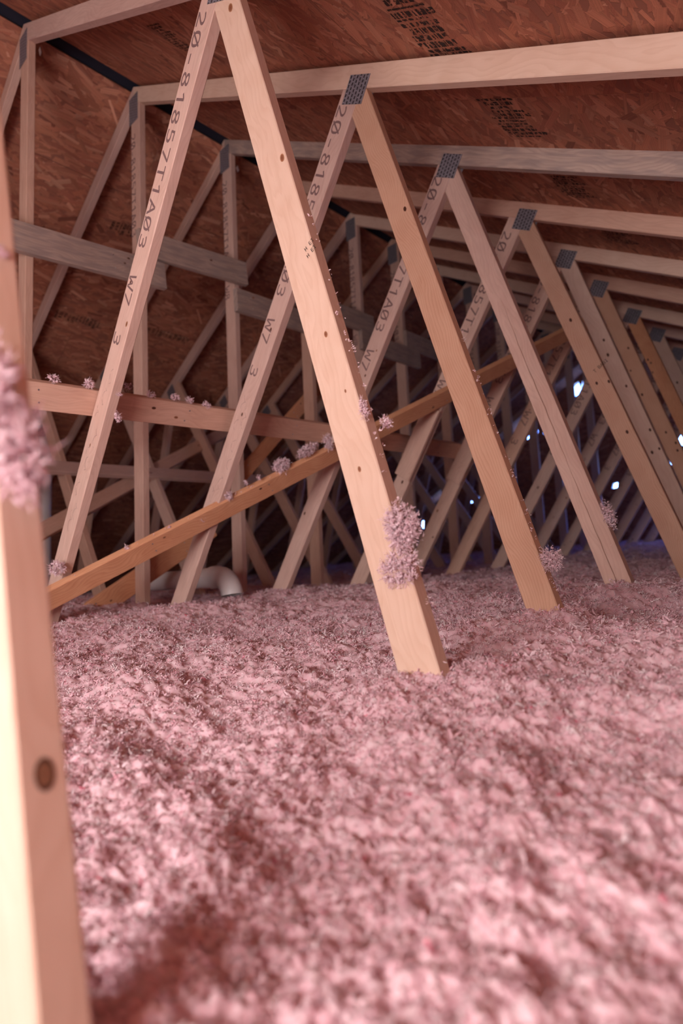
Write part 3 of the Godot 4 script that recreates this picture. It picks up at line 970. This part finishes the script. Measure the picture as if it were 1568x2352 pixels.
func _ready() -> void:
	rng.seed = 20
	lump.seed = 3
	lump.frequency = 0.9
	lump.fractal_octaves = 3
	fine.seed = 9
	fine.frequency = 1.0
	fine.fractal_octaves = 2

	# camera
	var cam := Camera3D.new()
	cam.name = "camera"
	var lens := CameraAttributesPhysical.new()
	lens.frustum_focal_length = 20.53
	lens.frustum_focus_distance = 1.75
	lens.exposure_aperture = 1.9
	cam.attributes = lens
	add_child(cam)
	cam.keep_aspect = Camera3D.KEEP_HEIGHT
	cam.fov = 80.89
	cam.near = 0.02
	cam.far = 100.0
	cam.transform = Transform3D(Basis.from_euler(Vector3(0.1095, 0.7565, -0.0464), EULER_ORDER_YXZ), v3(3.0439, -2.9616, 1.0167))
	cam.current = true

	# sky, seen only through the gaps in the far wall
	var env := Environment.new()
	env.background_mode = Environment.BG_SKY
	var sky := Sky.new()
	var sm := ProceduralSkyMaterial.new()
	sm.sky_top_color = Color(0.26, 0.42, 0.9)
	sm.sky_horizon_color = Color(0.5, 0.66, 0.98)
	sm.ground_horizon_color = Color(0.5, 0.6, 0.8)
	sm.ground_bottom_color = Color(0.3, 0.36, 0.5)
	sm.energy_multiplier = 26.0
	sky.sky_material = sm
	env.sky = sky
	env.tonemap_mode = Environment.TONE_MAPPER_LINEAR
	env.tonemap_exposure = 1.0
	env.sdfgi_enabled = true
	env.ssao_enabled = true
	env.ssil_enabled = true
	var we := WorldEnvironment.new()
	we.name = "environment"
	we.environment = env
	add_child(we)

	make_ball()
	make_materials()
	work_light(Vector3(2.42, 0.45, 2.8), Vector3(1.75, 1.0, -1.0), 0.5, 8.3, Vector2(2.25, 0.7))

	make_shell()
	make_roof()

	# trusses
	plate_mesh = plate_of(Vector2(0.111, 0.104))
	ridge_plate_mesh = plate_of(Vector2(0.10, 0.17))
	var zs := [0.0159, -0.5852, -1.2492, -1.8564, -2.4685, -3.0313, -3.66, -4.2453]
	var dxs := [-0.0133, 0.0004, -0.0229, 0.0431, 0.0028, -0.0127, 0.0, 0.0026]
	var dys := [-0.0155, -0.0161, 0.0177, -0.0182, 0.0067, 0.0119, 0.0, 0.0136]
	var own := {
		-1: {"x": 2.282, "slope": 0.274, "width": 0.1, "mat": mats["pine_pale_1"], "knots": [], "side_knots": [[-0.705, -0.02, 0.013, 2], [-0.888, -0.03, 0.008, 1]]},
		0: {"x": 2.085, "slope": 0.2953, "width": 0.104, "mat": mats["pine_pale_1"], "knots": [[1.943, -1.845, 0.013, 0], [2.075, -2.376, 0.009, 0], [2.13, -2.531, 0.005, 0], [2.161, -2.72, 0.0075, 0], [1.739, -1.248, 0.016, 0]], "marks": [[2.015, -2.137, "H EI", 0.011], [2.022, -2.158, "H EI", 0.011]]},
		1: {"x": 2.083, "slope": 0.297, "width": 0.092, "mat": mats["pine_grain_1"], "inner": 0.03, "chord": mats["pine_pale_1"], "knots": [[1.9, -1.705, 0.010, 1]]},
		2: {"x": 2.085, "slope": 0.305, "width": 0.09, "mat": mats["pine_pink_0"], "inner": 0.04, "chord": mats["pine_grey"], "crack": [Vector3(-1.0, 0.004, 0.0), Vector3(-0.6, 0.002, 0.0018), Vector3(-0.3, 0.003, 0.0012), Vector3(-0.2, 0.003, 0.0006), Vector3(0.05, 0.001, 0.0022), Vector3(0.3, 0.004, 0.0016), Vector3(0.62, -0.004, 0.0)]},
		3: {"x": 2.112, "slope": 0.325, "width": 0.09, "mat": mats["pine_grain_2"], "scab": [-0.43, 0.02], "knots": [[1.943, -1.751, 0.011, 1], [2.038, -2.097, 0.009, 1], [2.094, -2.103, 0.009, 1], [2.152, -2.357, 0.01, 1]], "marks": [[2.03, -2.04, "T BABI", 0.016]]},
		4: {"mat": mats["pine_pale_2"], "scab": [-0.42, -0.06]},
		5: {"mat": mats["pine_grain_1"]},
		6: {"mat": mats["pine_orange"]},
	}
	var told := {
		-1: "pale roof truss whose blurred web has a dark loose knot and pink fluff",
		0: "roof truss with a broad pale web carrying the largest clump of pink insulation",
		1: "roof truss whose plain orange-grained web foot stands in insulation with one small tuft",
		2: "roof truss whose web is split by a long dark crack, top chord grey-stained",
		3: "roof truss with a stamped orange web and a scab board on its lettered web",
		4: "roof truss just behind the stamped orange one, with a short scab board",
	}
	for k in range(-1, LAST + 1):
		var z: float = 0.845 if k == -1 else (zs[k] if k < zs.size() else -4.2453 - 0.6 * (k - 7))
		var dx: float = dxs[k] if k >= 0 and k < dxs.size() else 0.0
		var dy: float = dys[k] if k >= 0 and k < dys.size() else 0.0
		make_truss(k, z, dx, dy, own.get(k, {}), told.get(k, "dim pine roof truss, the %s one behind the truss with the stamped orange web" % ["", "", "second", "third", "fourth", "fifth", "sixth", "seventh", "eighth", "ninth"][maxi(k - 3, 0)]), "roof trusses")

	# boards nailed across the trusses
	var upn := Vector3(0.8308, -0.5566, 0)         # the faces of the lettered webs' edges look this way
	board("diagonal_brace", v3(0.42, -3.12, 0.28), v3(1.70, -1.23, -3.2), upn, 0.096, 0.036, mats["pine_orange"], "long orange diagonal brace rising across the lettered webs, dotted with pink fluff")
	board("lateral_brace", v3(0.789, -2.287, 0.95), v3(0.905, -2.118, -3.15), upn, 0.104, 0.038, mats["pine_pink_3"], "level pine brace running behind the lettered webs, pink tufts along its top")
	var kn := Vector3(1, 0, 0)
	var kb := [[0.93, -0.72, -1.332, -1.19], [-0.56, -1.31, -1.038, -0.968], [-1.22, -1.95, -1.168, -1.14], [-1.83, -2.58, -0.99, -0.958], [-2.42, -3.19, -1.115, -1.10], [-3.0, -3.75, -0.955, -0.945], [-3.62, -4.4, -1.125, -1.12]]
	var kl := ["grey weathered board nailed to the king posts, closest to the blurred post", "short grey block on the king posts ending at the third post, above its neighbours", "grey board fixed to the king posts just below the short block", "grey block on the king posts behind the broad pale web", "grey board on the king posts seen between the sloping webs", "grey block on the king posts deep in the attic", "grey board on the king posts deep in the attic"]
	for i in kb.size():
		var q: Array = kb[i]
		board("king_post_brace", v3(0.069 + THICK + 0.0005 * i, q[2], q[0]), v3(0.069 + THICK + 0.0005 * i, q[3], q[1]), kn, 0.15, 0.0375, mats["pine_grey"], kl[i], "grey boards along the king posts")
	var ln := Vector3(0.8308, 0.5566, 0)
	board("far_lateral_brace", v3(-0.93, -2.19, 0.5), v3(-1.045, -2.05, -2.6), ln, 0.1, 0.036, mats["pine_pink_2"], "dull pine brace running level behind the king posts")
	board("far_diagonal_brace", v3(-0.52, -2.93, 0.25), v3(-1.55, -1.38, -2.55), ln, 0.1, 0.036, mats["pine_pink_3"], "pine diagonal brace on the dim side behind the king posts")
	board("king_diagonal_brace", v3(-0.034, -3.12, -0.28), v3(-0.034, -2.62, -1.1), kn, 0.11, 0.036, mats["pine_orange"], "short orange brace end rising out of the insulation behind a king post")
	board("king_diagonal_brace", v3(-0.034, -2.31, -1.3), v3(-0.034, -1.1, -2.5), kn, 0.085, 0.036, mats["pine_orange"], "dark orange diagonal brace crossing behind the king posts")

	# pipes
	var pipe := thing("drain_pipe", "white plastic pipe lying half buried in the pink insulation", "pipe", v3(-0.62, -2.93, -0.98))
	var st := st_new()
	tube(st, Vector3.ZERO, Vector3(0.86, 0.005, 0.04), 0.057, 0.057, 28)
	part("pipe", st.commit(), mats["pvc"], pipe)
	st = st_new()
	tube(st, Vector3(0.80, 0.005, 0.037), Vector3(0.862, 0.006, 0.04), 0.0635, 0.0635, 28)
	tube(st, Vector3(0.862, 0.006, 0.04), Vector3(0.864, 0.006, 0.04), 0.0635, 0.057, 28)
	tube(st, Vector3(0.80, 0.005, 0.037), Vector3(0.798, 0.005, 0.037), 0.0635, 0.057, 28)
	part("coupling", st.commit(), mats["pvc"], pipe)
	st = st_new()
	for i in 12:
		for j in 24:
			var ring := []
			for q in [[i, j], [i + 1, j], [i + 1, j + 1], [i, j + 1]]:
				var a: float = q[0] / 12.0 * PI * 0.45
				var t: float = TAU * q[1] / 24.0
				var mid := Vector3(0.862 + sin(a) * 0.12, 0.006 - (1.0 - cos(a)) * 0.12, 0.04)
				var out := Vector3(sin(a), cos(a), 0) * cos(t) + Vector3(0, 0, 1) * sin(t)
				ring.append([mid + out * 0.0595, out])
			for f in [[0, 1, 2], [0, 2, 3]]:
				for k in f:
					st.set_normal(ring[k][1]); st.set_uv(Vector2.ZERO); st.add_vertex(ring[k][0])
	part("elbow", st.commit(), mats["pvc"], pipe)
	var stack := thing("vent_pipe", "upright white vent pipe with a black boot under the roof", "pipe", v3(-2.44, -3.4, -1.0))
	st = st_new()
	tube(st, Vector3.ZERO, Vector3(0, 1.9, 0), 0.055, 0.055, 24)
	part("pipe", st.commit(), mats["pvc"], stack)
	st = st_new()
	tube(st, Vector3(0, 1.80, 0), Vector3(0, 1.9, 0), 0.062, 0.062, 24)
	part("boot", st.commit(), mats["rubber"], stack)

	# clips hanging by the ridge plates
	for q in [v3(0.035, -0.245, 0.012), v3(0.09, -0.215, -0.03), v3(0.075, -0.235, -1.28)]:
		var cl := part("metal_clip", box_mesh(Vector3(0.02, 0.045, 0.004)), mats["steel"], self)
		cl.transform = Transform3D(Basis(Vector3.BACK, 0.35), q)
		tag(cl, "small shiny metal clip hanging under a ridge plate", "clip", "clips by the ridge")

	make_insulation()

	# wads caught on the timbers
	var lean := Basis(Vector3.BACK, 0.29)
	var g := "shreds of insulation caught on the timbers"
	clump(v3(2.275, -2.862, 0.022), Vector3(0.045, 0.052, 0.022), lean, 900, 0.0085, "largest pink insulation clump, stuck on the broad pale web")
	clump(v3(2.262, -2.945, 0.022), Vector3(0.052, 0.042, 0.018), lean, 700, 0.0085, "lower wad of pink insulation just under the largest clump")
	clump(v3(2.318, -2.937, -0.585), Vector3(0.03, 0.035, 0.02), lean, 420, 0.008, "pink insulation tuft on the edge of the orange-grained web")
	clump(v3(2.25, -2.775, -1.245), Vector3(0.022, 0.06, 0.012), lean, 260, 0.009, "thin pink wisp on the edge of the cracked web")
	clump(v3(2.185, -2.587, 0.018), Vector3(0.012, 0.03, 0.008), lean, 110, 0.007, "small pink wisp on the front edge of the broad pale web")
	clump(v3(2.222, -2.622, -0.012), Vector3(0.012, 0.018, 0.016), lean, 90, 0.007, "small pink wisp round the back edge of the broad pale web")
	clump(v3(2.462, -2.79, 0.85), Vector3(0.035, 0.075, 0.02), lean, 420, 0.014, "blurred wad of pink fluff on the post with the dark knot")
	clump(v3(2.49, -2.84, 0.835), Vector3(0.022, 0.05, 0.022), lean, 220, 0.013, "lower blurred pink fluff wrapped round the post with the dark knot")
	clump(v3(2.395, -2.61, 0.83), Vector3(0.006, 0.006, 0.012), lean, 24, 0.008, "tiny pink shred high on the post with the dark knot")
	var dg := Basis(Vector3.RIGHT, 0.5)
	clump(v3(0.875, -2.405, -0.875), Vector3(0.03, 0.035, 0.05), dg, 420, 0.011, "round pink tuft on the middle of the orange diagonal brace")
	clump(v3(0.93, -2.325, -1.0), Vector3(0.025, 0.026, 0.085), dg, 420, 0.011, "long pink tuft high on the orange diagonal brace")
	clump(v3(0.985, -2.285, -1.09), Vector3(0.02, 0.04, 0.03), dg, 220, 0.011, "upper pink tuft on the orange diagonal brace beside the broad pale web")
	clump(v3(0.79, -2.56, -0.62), Vector3(0.016, 0.025, 0.02), dg, 120, 0.009, "pink shred on the orange diagonal brace in front of a lettered web")
	clump(v3(0.72, -2.66, -0.52), Vector3(0.014, 0.02, 0.016), dg, 80, 0.009, "pink shred hanging on the face of the orange diagonal brace")
	clump(v3(0.55, -2.87, 0.05), Vector3(0.035, 0.03, 0.03), dg, 240, 0.01, "pink tuft in the corner where the lettered web meets the orange brace")
	for p in [v3(0.62, -2.79, -0.21), v3(0.68, -2.71, -0.38), v3(0.82, -2.5, -0.7), v3(0.84, -2.47, -0.76)]:
		clump(p, Vector3(0.008, 0.012, 0.01), dg, 36, 0.009, "little pink shred on the top edge of the orange diagonal brace", g)
	var lat := [[v3(0.842, -2.19, 0.18), 70], [v3(0.845, -2.182, 0.05), 130], [v3(0.845, -2.176, -0.205), 70], [v3(0.85, -2.168, -0.315), 120], [v3(0.852, -2.168, -0.385), 80], [v3(0.852, -2.175, -0.47), 120], [v3(0.855, -2.165, -0.1), 40]]
	for q in lat:
		clump(q[0], Vector3(0.012, 0.016, 0.02), Basis(), q[1], 0.0085, "small pink tuft on the level brace behind the lettered webs", g)
	clump(v3(0.985, -2.25, 0.0), Vector3(0.006, 0.01, 0.012), lean, 40, 0.006, "tiny pink shred on the edge of the first lettered web", g)
	clump(v3(0.972, -2.335, 0.0), Vector3(0.008, 0.02, 0.012), lean, 90, 0.008, "white-pink shred hanging from the edge of the first lettered web", "")
	crumbs("edge_shreds", "tiny pink shreds along the edge of the broad pale web", v3(2.01, -2.0, 0.016), v3(2.36, -3.16, 0.016), Vector3(0.96, 0.28, 0.1), 60, 1)
	crumbs("edge_shreds", "tiny pink shreds along the edge of the orange-grained web", v3(2.06, -2.15, -0.585), v3(2.33, -3.08, -0.585), Vector3(0.96, 0.28, 0.1), 46, 2)
	crumbs("edge_shreds", "tiny pink shreds along the edge of the cracked web", v3(2.04, -2.2, -1.249), v3(2.29, -3.03, -1.249), Vector3(0.96, 0.28, 0.1), 46, 3)
	crumbs("edge_shreds", "tiny pink shreds along the top of the orange diagonal brace", v3(0.54, -2.93, 0.06), v3(1.2, -1.94, -1.8), Vector3(0.3, 0.9, 0.1), 50, 4)

func work_light(foot: Vector3, aim: Vector3, height: float, energy: float, size: Vector2) -> void:
	# the lamp the attic is lit with, on a stand behind the camera
	var t := thing("work_lamp", "wide soft lamp panel on a black tripod stand lighting the attic", "lamp", foot)
	var head := Vector3(0, height, 0)
	var d := (aim - foot - head).normalized()
	var b := Basis.looking_at(d, Vector3.UP)
	var h := part("housing", box_mesh(Vector3(size.x + 0.04, size.y + 0.04, 0.09)), mats["paint"], t)
	h.transform = Transform3D(b, head - d * 0.055)
	var g := part("lamp_glass", box_mesh(Vector3(size.x, size.y, 0.006)), mats["lamp_glass"], t)
	g.transform = Transform3D(b, head - d * 0.006)
	var st := st_new()
	tube(st, Vector3(0, 0.1, 0) - d * 0.06, head - d * 0.06, 0.016, 0.016, 12)
	part("pole", st.commit(), mats["paint"], t)
	for i in 3:
		st = st_new()
		var a := TAU * i / 3.0 + 0.4
		tube(st, Vector3(0, 0.3, 0) - d * 0.06, Vector3(cos(a) * 0.42, 0.0, sin(a) * 0.42) - d * 0.06, 0.012, 0.012, 10)
		part("leg", st.commit(), mats["paint"], t)
	var l := AreaLight3D.new()
	l.name = "lamp_light"
	l.area_size = size
	l.light_energy = energy
	l.light_color = Color(1.0, 0.975, 0.98)
	l.shadow_enabled = true
	l.area_range = 30.0
	add_child(l)
	l.transform = Transform3D(b, foot + head + d * 0.01)
